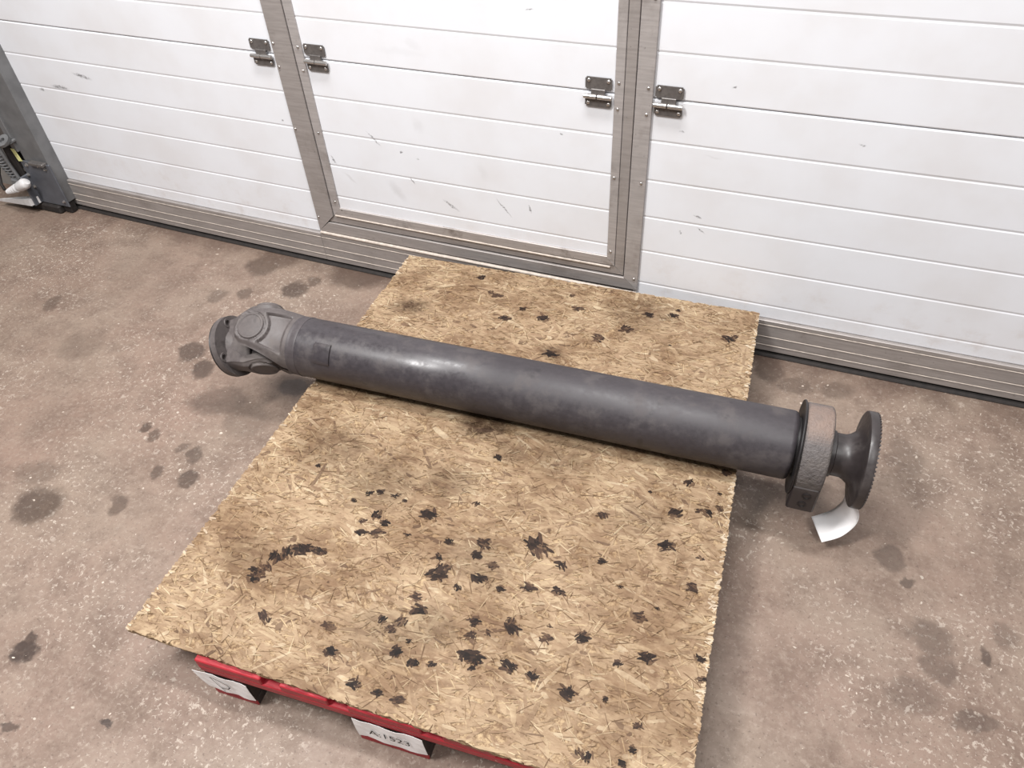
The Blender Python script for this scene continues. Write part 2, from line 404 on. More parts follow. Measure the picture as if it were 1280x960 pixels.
make_hinge(-1.563, -1.493, 0.716, door1)
make_hinge(-0.381, -0.311, 0.7105, door1)
make_hinge(-1.378, -1.308, 0.7175, door2)
make_hinge(-0.556, -0.487, 0.7135, door2)

# ------------------------------------------------------------------ door track with its hardware
tr = empty('door_track', (-2.72, -0.04, 0), 'dark grey steel door track post with spring, cable sleeve and floor bracket', 'door track')
g = G()
g.cbox((-2.775, -0.052, 0.05), (-2.655, -0.048, 2.6), 0.001)
g.cbox((-2.659, -0.050, 0.05), (-2.655, 0.02, 2.6), 0.001)
g.build('post', M_POST, tr)
g = G(); g.cbox((-2.800, -0.062, 0.25), (-2.772, -0.020, 2.6), 0.003); g.cbox((-2.80, -0.02, 0.25), (-2.70, -0.015, 2.6), 0.001)
g.build('guide_channel', M_POST, tr)
g = G(); g.cbox((-2.90, -0.03, 0.05), (-2.80, -0.024, 2.6), 0.002)
g.build('back_plate', M_GALV, tr)
g = G(); g.cbox((-2.795, -0.060, 0.035), (-2.645, -0.053, 0.215), 0.003); g.cbox((-2.795, -0.095, 0.035), (-2.788, -0.05, 0.16), 0.003)
br = g.build('bottom_bracket', M_BRACKET, tr)
def bolt(x, y, z, r, par, ax=(0, -1, 0)):
    A = Vector(ax); U = A.orthogonal().normalized(); V = A.cross(U)
    g = G(); g.lathe([(0, r * 1.5), (0.0015, r * 1.5), (0.002, r), (0.007, r), (0.008, r * 0.6)], (x, y, z), A, U, V, 6)
    sub(g.build('bolt', M_BRIGHT), par)
for (x, z, r) in ((-2.765, 0.20, 0.005), (-2.70, 0.205, 0.004), (-2.672, 0.195, 0.004), (-2.787, 0.105, 0.006), (-2.66, 0.06, 0.004)):
    bolt(x, -0.06, z, r, br)
bolt(-2.805, -0.045, 0.168, 0.008, br); bolt(-2.785, -0.06, 0.155, 0.005, br)
g = G(); g.cbox((-2.735, -0.075, 0.208), (-2.66, -0.052, 0.222), 0.003); g.build('joint_plate', M_GALV, tr)
# eye lug
g = G(); g.lathe([(-0.006, 0.010), (0.006, 0.010), (0.006, 0.026), (-0.006, 0.026)], (-2.785, -0.085, 0.305), (0.1, -0.5, 0.86), (1, 0, 0), (0, 0.86, 0.5), 20, close=True)
g.cbox((-2.84, -0.09, 0.29), (-2.765, -0.03, 0.302), 0.003)
g.build('eye_lug', M_POST, tr, 35)
# yellow rating plate, black block standing in for the dark gap
g = G(); g.add([(-2.805, -0.0635, 0.262), (-2.786, -0.0635, 0.262), (-2.774, -0.0635, 0.215), (-2.796, -0.0635, 0.212), (-2.805, -0.0625, 0.262), (-2.786, -0.0625, 0.262), (-2.774, -0.0625, 0.215), (-2.796, -0.0625, 0.212)],
                [(0, 1, 2, 3), (7, 6, 5, 4), (0, 4, 5, 1), (1, 5, 6, 2), (2, 6, 7, 3), (3, 7, 4, 0)])
g.build('rating_plate', M_YELLOW, tr, label='small yellow plate')
g = G(); g.cbox((-2.86, -0.06, 0.13), (-2.812, -0.03, 0.29), 0.004); g.build('gap_block', M_RUBBER, tr, label='black block in the dark gap')
g = G(); g.tube([(-2.850, -0.075, 0.29), (-2.842, -0.078, 0.24), (-2.832, -0.08, 0.19), (-2.822, -0.08, 0.145)], 0.007, 10); g.build('lever_arm', M_POST, tr, 40)
g = G()
for i in range(1): 
    pts = []
    for k in range(0, 12 * 12 + 1):
        t = k / 12.0; a = 2 * math.pi * t; zz = 0.225 - t * 0.0105; cx = -2.925 + 0.075 * (0.225 - zz) / 0.126
        pts.append((cx + 0.02 * math.cos(a), -0.055 + 0.02 * math.sin(a), zz))
    g.tube(pts, 0.0035, 6)
g.build('spring', M_POST, tr, 'all')
g = G(); g.cbox((-2.875, -0.085, 0.105), (-2.825, -0.04, 0.135), 0.004); g.build('spring_seat', M_POST, tr)
# corrugated pale sleeve: smooth end, then separate ribs on a dark core
def slv(t): return Vector((-2.757 - 0.150 * t, -0.10 - 0.012 * math.sin(t * 3.1), 0.152 - 0.070 * t ** 0.75 + 0.004 * math.sin(t * 3.14)))
g = G(); g.tube([slv(.1 + k / 13) for k in range(12)], 0.006, 10); core = g.build('cable_sleeve', M_RUBBER, tr, 40, label='pale ribbed cable sleeve')
g = G(); g.tube([slv(k / 30) for k in range(11)], 0.018, 16, [.013, .019, .021, .021, .0205, .020, .0195, .019, .0185, .0175, .010]); sub(g.build('sleeve_end', M_SLEEVE, None, 50), core)
for k in range(6):
    t = .40 + k * .105; a, b = slv(t - .018), slv(t + .022); A = (b - a).normalized(); U = A.orthogonal().normalized(); rr = .0165 - .0075 * (k / 5)
    L = (b - a).length
    g = G(); g.lathe([(0, rr * .7), (L * .25, rr), (L * .75, rr), (L, rr * .7)], a, A, U, A.cross(U), 16); sub(g.build('sleeve_rib', M_SLEEVE, None, 50), core)
g = G(); g.tube([(-2.915, -0.1, 0.09), (-2.935, -0.09, 0.105), (-2.945, -0.07, 0.14), (-2.94, -0.05, 0.18)], 0.006, 8); g.build('cable', M_RUBBER, tr, 'all')
# wedge plate on the floor
g = G(); P = [(-2.99, -0.10), (-2.80, -0.105), (-2.785, -0.07), (-2.90, -0.055)]
g.add([(x, y, 0.028 + (0.012 if i in (1, 2) else 0)) for i, (x, y) in enumerate(P)] + [(x, y, 0.038 + (0.03 if i in (1, 2) else 0)) for i, (x, y) in enumerate(P)],
      [(3, 2, 1, 0), (4, 5, 6, 7), (0, 1, 5, 4), (1, 2, 6, 5), (2, 3, 7, 6), (3, 0, 4, 7)])
g.build('foot_plate', M_SLEEVE, tr, label='pale wedge plate')
g = G(); g.cbox((-2.88, -0.07, 0.0), (-2.70, -0.03, 0.034), 0.006); g.cbox((-2.70, -0.05, 0.0), (-2.66, -0.02, 0.05), 0.004); g.build('foot', M_RUBBER, tr)  # black blocks stand in for the dark hole below the post

# ------------------------------------------------------------------ pallet
M_RED = None
def red_paint():
    t = NT('worn_red_paint')
    gr = t.noise(30, 5, 0.6, co=t.scale((1, 6, 6)))
    base = t.mix(t.rng(gr, 0.3, 0.7), lin((140, 28, 38)), lin((166, 38, 48)))
    base = t.mix(t.rng(t.noise(18, 5, 0.7), 0.6, 0.78, 0, 0.7), base, lin((120, 52, 48)))
    base = t.mix(t.rng(t.noise(60, 3), 0.7, 0.76, 0, 0.8), base, lin((190, 140, 130)))
    t.bump(gr, 0.2, 0.002)
    return t.set(base, 0.5)
M_RED = red_paint()
PHI = 0.082
pu = Vector((math.cos(PHI), math.sin(PHI), 0)); pn = Vector((-math.sin(PHI), math.cos(PHI), 0))
P0 = Vector((-0.483, -1.391, 0)) - 0.4 * pu
pallet = empty('pallet', tuple(P0 + 0.4 * pu + 0.6 * pn), 'red painted wooden pallet under the stained strand board', 'pallet')
PM = Matrix(((pu.x, pn.x, 0, P0.x), (pu.y, pn.y, 0, P0.y), (0, 0, 1, 0), (0, 0, 0, 1)))
M_BLOCK = plain('dark_shade_wood', (52, 40, 34), 0.8, 0, 0.3, 40, 0.3)  # near-black brown puts the shade under the pallet into the wood colour
def pbox(name, lo, hi, ch=0.002, mat=None):
    g = G(); g.cbox(lo, hi, ch, PM); return g.build(name, mat or M_RED, pallet)
for (a, w) in ((0, .145), (.18625, .1), (.3275, .145), (.51375, .1), (.655, .145)):
    pbox('deck_board', (a, 0, .122), (a + w, 1.2, .144))
for b in (0, .5275, 1.055):
    pbox('stringer_board', (0, b, .100), (.8, b + .145, .122))
for (a, w) in ((0, .1), (.3275, .145), (.7, .1)):
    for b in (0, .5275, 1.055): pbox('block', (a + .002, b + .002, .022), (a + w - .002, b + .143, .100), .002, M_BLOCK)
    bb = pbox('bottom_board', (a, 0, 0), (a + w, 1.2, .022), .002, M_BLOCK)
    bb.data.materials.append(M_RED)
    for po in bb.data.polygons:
        if abs(po.normal.dot(pn)) > .6: po.material_index = 1    # only the ends are red, the dark sides carry painted-in shade
# paper labels with writing
def fpt(a, z, off=0.0015): return PM @ Vector((a, -off, z))
def paper(outline, nx, off, name, label):
    """outline: top list and bottom list of (a, z)"""
    top, bot = outline; g = G(); n = len(top); v = []
    for i in range(n):
        for k in range(4):
            t = k / 3; a = top[i][0] + (bot[i][0] - top[i][0]) * t; z = top[i][1] + (bot[i][1] - top[i][1]) * t
            o = off + 0.0012 * math.sin(i * 1.7 + k); v.append(fpt(a, z, o))
    for i in range(n):
        for k in range(4): v.append(v[i * 4 + k] + pn * 0.0006)
    N = n * 4; f = []
    for i in range(n - 1):
        for k in range(3):
            q = (i * 4 + k, (i + 1) * 4 + k, (i + 1) * 4 + k + 1, i * 4 + k + 1); f.append(q); f.append(tuple(x + N for x in reversed(q)))
    for i in range(n - 1):
        f.append((i * 4, i * 4 + N, (i + 1) * 4 + N, (i + 1) * 4)); f.append((i * 4 + 3, (i + 1) * 4 + 3, (i + 1) * 4 + 3 + N, i * 4 + 3 + N))
    for k in range(3):
        f.append((k, k + 1, k + 1 + N, k + N)); b = (n - 1) * 4; f.append((b + k, b + k + N, b + k + 1 + N, b + k + 1))
    g.add(v, f); return g.build(name, M_PAPER, pallet, label=label)
lab1 = paper(([(-.022 + .125 * i / 8 , .099 - .004 * (i == 0)) for i in range(9)], [(-.004 + .106 * i / 8 - .004 * (i == 1), .030 + .006 * (i == 0) - .002 * (i > 5)) for i in range(9)]), 9, 0.003, 'paper_label', 'white paper label with a handwritten mark')
lab2 = paper(([(.330 + .142 * i / 8, .104 - .003 * (i in (3, 4, 5))) for i in range(9)], [(.331 + .142 * i / 8, .027 + .003 * math.sin(i)) for i in range(9)]), 9, 0.003, 'paper_label', 'white paper label printed A:1523')
def text_mesh(txt, size):
    c = bpy.data.curves.new('lettering', 'FONT'); c.body = txt; c.size = size; c.align_x = 'CENTER'; c.align_y = 'CENTER'
    o = bpy.data.objects.new('lettering', c); COL.objects.link(o)
    dg = bpy.context.evaluated_depsgraph_get(); me = bpy.data.meshes.new_from_object(o.evaluated_get(dg))
    vs = [v.co.copy() for v in me.vertices]; fs = [tuple(p.vertices) for p in me.polygons]
    bpy.data.objects.remove(o); bpy.data.curves.remove(c); return vs, fs
vs, fs = text_mesh('A:1523', 0.030)
g = G(); g.add([fpt(.402 + v.x, .066 + v.y * 1.0, 0.0052) for v in vs], fs); sub(g.build('lettering', M_INK), lab2)
g = G()
def stroke(pts, w):
    v = []; f = []
    for i, p in enumerate(pts):
        q0 = Vector(pts[max(i - 1, 0)]); q1 = Vector(pts[min(i + 1, len(pts) - 1)]); t = (q1 - q0).normalized(); nn = Vector((-t.y, t.x)) * w
        v += [fpt(p[0] + nn.x, p[1] + nn.y, 0.0055), fpt(p[0] - nn.x, p[1] - nn.y, 0.0055)]
    for i in range(len(pts) - 1): f.append((2 * i, 2 * i + 1, 2 * i + 3, 2 * i + 2))
    g.add(v, f)
stroke([(.020, .093), (.028, .066), (.037, .037)], .0009)
stroke([(.020, .093), (.036, .088), (.052, .077), (.057, .066), (.050, .056), (.034, .052)], .0013)
sub(g.build('handwritten_mark', M_INK), lab1)

# ------------------------------------------------------------------ strand board
FL_, FR_, NL_, NR_ = Vector((-1.106, -.091)), Vector((-.034, -.037)), Vector((-1.044, -1.423)), Vector((.056, -1.358))
ZT, TH = 0.1572, 0.0130
def bpos(a, b):
    """a 0..1 left to right, b 0..1 near to far"""
    return NL_ * (1 - a) * (1 - b) + NR_ * a * (1 - b) + FL_ * (1 - a) * b + FR_ * a * b
BW, BL = 1.088, 1.335
BST = [(-0.086,-0.691,0.0084),(-0.096,-0.781,0.0106),(-0.095,-0.871,0.011),(-0.026,-0.948,0.009),(-0.104,-1.047,0.0095),(-0.195,-1.126,0.0094),(-0.07,-1.121,0.0099),(-0.116,-1.151,0.0063),(-0.185,-1.234,0.0096),(-0.12,-1.222,0.0041),(-0.351,-0.96,0.0161),(-0.34,-0.966,0.0144),(-0.285,-0.99,0.0086),(-0.241,-0.839,0.0083),(-0.206,-0.953,0.007),(-0.458,-0.999,0.0106),(-0.458,-1.029,0.0088),(-0.418,-1.039,0.0079),(-0.517,-1.099,0.0142),(-0.512,-1.083,0.0111),(-0.432,-1.077,0.0102),(-0.463,-1.112,0.007),(-0.379,-1.083,0.0062),(-0.329,-1.062,0.0092),(-0.27,-1.048,0.0084),(-0.525,-1.018,0.0066),(-0.531,-1.061,0.0073),(-0.599,-0.969,0.0119),(-0.707,-1.01,0.0086),(-0.716,-1.062,0.0084),(-0.683,-1.052,0.0092),(-0.679,-1.022,0.0076),(-0.729,-1.036,0.006),(-0.618,-1.033,0.005),(-0.805,-1.136,0.0092),(-0.776,-1.135,0.0083),(-0.53,-1.16,0.0085),(-0.514,-1.183,0.0099),(-0.535,-1.215,0.0076),(-0.572,-1.226,0.0068),(-0.548,-1.239,0.0075),(-0.664,-1.276,0.0084),(-0.633,-1.319,0.0089),(-0.4,-1.167,0.0097),(-0.397,-1.197,0.0066),(-0.368,-1.18,0.0052),(-0.325,-1.154,0.0103),(-0.336,-1.141,0.0067),(-0.26,-1.15,0.008),(-0.383,-1.233,0.0123),(-0.367,-1.233,0.0101),(-0.365,-1.254,0.0057),(-0.304,-1.226,0.01),(-0.257,-1.228,0.0084),(-0.516,-1.275,0.0088),(-0.474,-1.283,0.008),(-0.439,-1.274,0.0058),(-0.559,-1.358,0.0086),(-0.51,-1.359,0.0063),(-0.467,-1.358,0.0084),(-0.054,-1.247,0.0059),(-0.05,-1.288,0.0058),(-0.133,-1.325,0.0052),(-0.119,-1.326,0.0078),(-0.062,-1.316,0.0051),(0.022,-1.089,0.007),(0.034,-1.127,0.0055),(-0.03,-0.76,0.0081),(-0.05,-0.762,0.0049),(-0.009,-0.739,0.0065),(-0.017,-0.7,0.0041),(-0.016,-0.637,0.0076),(-0.022,-0.876,0.0046),(-0.157,-0.997,0.0038),(-0.078,-1.018,0.0037),(-0.501,-1.249,0.0044),(-0.753,-0.963,0.0062),(-0.73,-0.951,0.007),(-0.692,-0.949,0.0061),(-0.776,-0.993,0.0052),(-0.668,-0.954,0.0043),(-0.512,-0.907,0.0051),(-0.519,-0.768,0.0072),(-0.909,-0.934,0.0046),(-0.261,-1.125,0.0037),(-0.16,-0.746,0.0034),(-0.84,-0.128,0.0084),(-0.784,-0.189,0.0073),(-0.761,-0.197,0.009),(-0.7,-0.286,0.0096),(-0.596,-0.254,0.0112),(-0.666,-0.23,0.007),(-0.516,-0.181,0.0096),(-0.425,-0.284,0.0116),(-0.364,-0.225,0.0117),(-0.321,-0.145,0.0102),(-0.256,-0.126,0.0093),(-0.249,-0.099,0.0051),(-0.095,-0.177,0.0105),(-0.081,-0.163,0.0065),(-0.524,-0.39,0.0114),(-0.235,-0.252,0.0032),(-0.552,-0.128,0.0053),(-0.871,-1.238,0.0085),(-0.865,-1.227,0.0102),(-0.862,-1.206,0.0086),(-0.857,-1.177,0.0104),(-0.839,-1.16,0.0104),(-0.814,-1.142,0.0121),(-0.79,-1.136,0.0087),(-0.765,-1.135,0.0052),(-0.796,-1.306,0.0097),(-0.881,-1.221,0.0068)]
BSOFT = [(-0.592,-0.675,0.085,0.75),(-0.976,-0.323,0.062,0.7),(-0.748,-0.921,0.13,0.4),(-0.897,-0.871,0.117,0.35),(-0.6,-0.868,0.092,0.35),(-0.524,-0.379,0.043,0.45),(-0.165,-0.817,0.077,0.25),(-0.498,-0.73,0.076,0.35),(-0.92,-1.19,0.07,0.25),(-0.556,-1.249,0.094,0.3),(-0.446,-1.037,0.1,0.3),(-0.476,-1.201,0.078,0.35),(-0.383,-0.715,0.093,0.3),(-0.347,-0.14,0.133,0.3)]
def osb_mat(name, attr):
    t = NT(name)
    if attr:
        at = t.n('ShaderNodeAttribute', attribute_name='Col'); base = at.outputs['Color']
        gr = t.noise(60, 5, 0.7, co=t.scale((0.35, 2.2, 1)))
        mot = t.noise(28, 7, 0.75, co=t.scale((0.45, 1.5, 0)), dist=0.8)
        lum = t.n('ShaderNodeRGBToBW'); t.l(base, lum.inputs[0])
        keep = t.rng(lum.outputs[0], 0.06, 0.13, 0.0, 0.5)
        base = t.mix(keep, base, t.mix(t.rng(mot, 0.3, 0.7), lin((122, 98, 77)), lin((168, 148, 120))))
        base = t.mix(t.rng(gr, 0.3, 0.6, 0.5, 0.0), base, t.mix(1.0, base, (0.66, 0.60, 0.55, 1), 'MULTIPLY'))
    else:
        gr = t.noise(120, 5, 0.7, co=t.scale((1, 1, 4)))
        base = t.mix(t.rng(gr, 0.35, 0.65), lin((112, 88, 66)), lin((168, 145, 114)))
    flat = t.scale((1, 1, 0))
    w = t.warp(t.warp(flat, 14, 0.06), 70, 0.03)
    # oily brown wash
    soft = t.spots(w, [(x, y, r, r * 0.75, 0.1, k) for x, y, r, k in BSOFT], 0.3)
    wash = t.rng(t.noise(5.5, 6, 0.72, co=flat), 0.42, 0.62, 0, 0.7)
    base = t.mix(wash, base, t.mix(1.0, base, (0.50, 0.41, 0.35, 1), 'MULTIPLY'))
    soft = t.math('MULTIPLY', soft, t.rng(t.noise(45, 5, 0.7, co=flat), 0.3, 0.6, 0.55, 1.25))
    base = t.mix(soft, base, t.mix(1.0, base, (0.17, 0.13, 0.11, 1), 'MULTIPLY'))
    t.bump(gr, 0.25, 0.001)
    return t.set(base, 0.65, None, 0.2)
M_OSB = osb_mat('strand_board', True); M_OSBE = osb_mat('strand_board_edge', False)
board = empty('strand_board', tuple((FL_ + FR_ + NL_ + NR_) / 4) + (ZT - TH,), 'oil-stained tan strand board sheet lying on the red pallet', 'board')
# core sheet with a ragged cut edge
loop = []
def edge(a0, b0, a1, b1, n):
    for i in range(n):
        t = i / n; loop.append((a0 + (a1 - a0) * t, b0 + (b1 - b0) * t))
edge(0, 0, 1, 0, 120); edge(1, 0, 1, 1, 150); edge(1, 1, 0, 1, 120); edge(0, 1, 0, 0, 150)
g = G(); N = len(loop); v = []
for ring, (z, ins) in enumerate(((ZT - TH, 0.0), (ZT - TH * .5, 0.0), (ZT - 0.0006, 0.0))):
    for (a, b) in loop:
        p = bpos(a, b); c = bpos(.5, .5); d = (c - p).normalized(); p = p + d * (random.random() ** 2 * 0.004)
        v.append((p.x, p.y, z - (random.random() * 0.001 if ring == 2 else 0)))
f = [tuple(range(N))[::-1]]
for r in range(2):
    for k in range(N):
        l = (k + 1) % N; f.append((r * N + k, r * N + l, (r + 1) * N + l, (r + 1) * N + k))
f.append(tuple(2 * N + k for k in range(N)))
g.add(v, f); g.build('sheet', M_OSBE, board)
# pressed strands
PAL = [((170, 150, 122), 3), ((160, 138, 112), 5), ((152, 129, 104), 6), ((144, 120, 96), 5), ((133, 109, 87), 3), ((118, 95, 75), 1.8), ((100, 79, 63), 0.7), ((186, 170, 144), 1)]
PALW = [w for _, w in PAL]
SV, SF, SCOL = [], [], []
def strand(cx, cy, ang, L, W, z, col, fringe=0.0025):
    """one flake in board space (metres from near left)"""
    ca, sa = math.cos(ang), math.sin(ang); hl, hw = L / 2, W / 2
    j = lambda s: random.uniform(-s, s)
    pts = [(-hl + j(hl * .1), -hw * random.uniform(.1, .8)), (-hl * .55, -hw), (hl * .55, -hw + j(hw * .3)), (hl + j(hl * .1), -hw * random.uniform(.0, .8)),
           (hl * random.uniform(.75, 1), hw * random.uniform(.1, .8)), (hl * .5, hw), (-hl * .5, hw + j(hw * .3)), (-hl * random.uniform(.75, 1), hw * random.uniform(.1, .8))]
    n0 = len(SV); tilt = random.uniform(-.0002, .0002)
    for i, (x, y) in enumerate(pts):
        X, Y = cx + x * ca - y * sa, cy + x * sa + y * ca
        X = min(max(X, -fringe * random.random()), BW + fringe * random.random() - 0.001); Y = min(max(Y, -fringe * random.random()), BL + fringe * random.random() * .3 - .001)
        p = bpos(X / BW, Y / BL); SV.append((p.x, p.y, ZT + z + tilt * (x / hl))); SCOL.append(col)
    SF.append(tuple(range(n0, n0 + 8)))
def vary(c, s=0.07):
    k = 1 + random.uniform(-s, s); return tuple(min(1.0, x * k) for x in lin(c)[:3]) + (1.0,)
for i in range(12500):
    L = random.choice((random.uniform(.04, .085), random.uniform(.02, .05), random.uniform(.01, .03), random.uniform(.01, .03))); W = min(L * .45, random.choice((random.uniform(.003, .008), random.uniform(.003, .008), random.uniform(.006, .014))))
    ang = random.gauss(0, 0.55) if random.random() < .8 else random.uniform(0, math.pi)
    strand(random.uniform(0, BW), random.uniform(0, BL), ang, L, W, random.uniform(-.0004, .0005), vary(random.choices(PAL, PALW)[0][0]))
# fine splinters
for i in range(5000):
    L = random.uniform(.008, .04); W = random.uniform(.0006, .0022)
    c = random.choice(((112, 88, 64), (134, 107, 80), (206, 190, 158), (192, 170, 134), (96, 74, 54)))
    strand(random.uniform(0, BW), random.uniform(0, BL), random.gauss(0, .7), L, W, random.uniform(.0004, .0007), vary(c))
# pale torn fibres along the side edges
for i in range(420):
    side = random.random() < .75
    X = BW - abs(random.gauss(0, .005)) if side else abs(random.gauss(0, .006)); Y = random.uniform(0, BL)
    strand(X, Y, random.gauss(0, .5), random.uniform(.006, .022), random.uniform(.002, .006), random.uniform(.0005, .0009), vary(random.choice(((214, 202, 182), (198, 180, 152), (176, 152, 122)))), .004)
# oil-soaked splintery blots: clusters of dark strands
def to_bs(x, y):
    a, b = .5, .5
    for _ in range(12):
        p = bpos(a, b); e = Vector((x, y)) - p; a += e.x / BW; b += e.y / BL
    return a * BW, b * BL
for (x, y, r) in BST:
    X, Y = to_bs(x, y); r *= 1.4; n = int(10 + r * 1100); a0 = random.gauss(0, .5); dk = random.choice((0, 0, 1))
    for k in range(n):
        ang = random.gauss(a0, .5); rr = r * random.random() ** .8; t = random.uniform(0, 6.28)
        L = r * random.uniform(.5, 1.6); W = min(.007, L * random.uniform(.14, .4))
        strand(X + rr * math.cos(t), Y + rr * math.sin(t) * .8, ang, L, W, random.uniform(.0007, .0010), vary(random.choice(((36, 27, 23), (42, 32, 27), (52, 39, 32), (30, 23, 20)) if rr < r * .75 and not dk else ((54, 41, 34), (70, 53, 43), (92, 72, 56))), .15))
me = bpy.data.meshes.new('strands'); me.from_pydata(SV, [], SF)
ca = me.color_attributes.new('Col', 'FLOAT_COLOR', 'POINT')
ca.data.foreach_set('color', [c for q in SCOL for c in q])
me.materials.append(M_OSB); so = bpy.data.objects.new('strands', me); COL.objects.link(so)
so.parent = board; so.location = -Vector(board.location); so['kind'] = 'stuff'

# ------------------------------------------------------------------ drive shaft
SL = 0.0554074
AX = Vector((math.cos(SL), math.sin(SL), 0)); N1 = Vector((math.sin(SL), -math.cos(SL), 0)); N2 = Vector((0, 0, 1))
OR = Vector((-0.5, -0.61268, 0.2355)); RT = 0.0772
def shaft_paint(name, c, dust, dustc, rough=0.38, bumpy=0.0, gloss=0.0):
    t = NT(name)
    n = t.noise(14, 6, 0.65); fine = t.noise(90, 4, 0.6)
    base = t.mix(t.rng(fine, 0.3, 0.7), lin(c), lin(tuple(x * 1.12 for x in c)))
    m = t.math('MULTIPLY', t.rng(n, 0.48, 0.66), dust)
    base = t.mix(m, base, lin(dustc))
    dk = t.rng(t.noise(22, 4, 0.6, co=t.vmath('ADD', t.co, (4, 9, 2))), 0.60, 0.72, 0, 0.6)
    base = t.mix(dk, base, lin(tuple(x * .62 for x in c)))
    r = t.math('ADD', t.rng(n, 0.4, 0.7, rough, rough + 0.2), t.rng(fine, 0.3, 0.7, 0, 0.1))
    if bumpy:   # settled dust on the upward face
        geo = t.n('ShaderNodeNewGeometry'); sp_ = t.n('ShaderNodeSeparateXYZ'); t.l(geo.outputs['True Normal'], sp_.inputs[0])
        up = t.math('MULTIPLY', t.rng(sp_.outputs[2], 0.75, 0.98), t.rng(n, 0.3, 0.6, 0.6, 1.0))
        base = t.mix(up, base, lin((126, 108, 98)))
    if gloss:
        sep = t.n('ShaderNodeSeparateXYZ'); t.l(t.co, sep.inputs[0])
        r = t.math('ADD', r, t.rng(sep.outputs[0], -0.66, -0.54, 0.0, gloss))
    if bumpy: t.bump(t.noise(150, 3, 0.7), bumpy, 0.004)
    else: t.bump(fine, 0.06, 0.001)
    return t.set(base, r, 0.0)
M_TUBE = shaft_paint('dark_satin_shaft_paint', (52, 48, 51), 0.5, (84, 78, 77), 0.27, 0, 0.16)
M_YOKE = shaft_paint('dusty_grey_yoke_paint', (76, 70, 69), 0.5, (104, 97, 93), 0.5)
M_CAST = shaft_paint('rough_cast_iron', (84, 79, 78), 0.5, (104, 97, 92), 0.5, 1.0)
M_FLG = shaft_paint('dark_flange_paint', (46, 41, 41), 0.5, (82, 76, 74), 0.32)
M_COLLAR = shaft_paint('matt_collar_paint', (62, 57, 59), 0.4, (96, 90, 88), 0.48)
M_OIL = plain('oily_black_steel', (30, 27, 28), 0.45, 0, 0.3, 60)
shaft = empty('drive_shaft', tuple(OR - N2 * RT), 'dark grey tubular drive shaft with universal joint and flange on the strand board', 'drive shaft')
def sp(s, th, r): return OR + AX * s + (N1 * math.cos(th) + N2 * math.sin(th)) * r
g = G(); g.lathe([(-.598, RT - .0003), (-.3, RT), (-.06, RT), (-.0595, RT - .0004), (.3, RT - .0004), (.596, RT - .0004), (.602, RT - .0015), (.607, RT - .006), (.608, RT - .014), (.6, .06)], OR, AX, N1, N2, 96)
tubeo = g.build('tube', M_TUBE, shaft, 40)
# weld collar between yoke and tube
g = G(); g.lathe([(-.628, .070), (-.626, RT - .001), (-.619, RT + .0002), (-.616, RT - .0010), (-.612, RT - .0002), (-.604, RT + .0004), (-.600, RT + .0012), (-.596, RT + .0005), (-.594, RT - .004)], OR, AX, N1, N2, 96)
sub(g.build('weld_collar', M_COLLAR, None, 50), tubeo)
# balance weight plate: curved patch
g = G(); v = []; f = []
th0, th1, s0, s1 = math.radians(18), math.radians(58), -.548, -.494
K = 10
for i in range(K + 1):
    th = th0 + (th1 - th0) * i / K; e = 0.0012 if i in (0, K) else 0.004
    for (s, r) in ((s0, RT - .002), (s0 + .012, RT + e * .8), (s1 - .001, RT + e), (s1, RT - .002)): v.append(sp(s, th, r))
for i in range(K):
    for k in range(3): f.append((i * 4 + k, i * 4 + k + 1, (i + 1) * 4 + k + 1, (i + 1) * 4 + k))
f.append((0, 1, 2, 3)); f.append((K * 4 + 3, K * 4 + 2, K * 4 + 1, K * 4))
g.add(v, f); sub(g.build('balance_weight', M_TUBE, None, 40), tubeo)

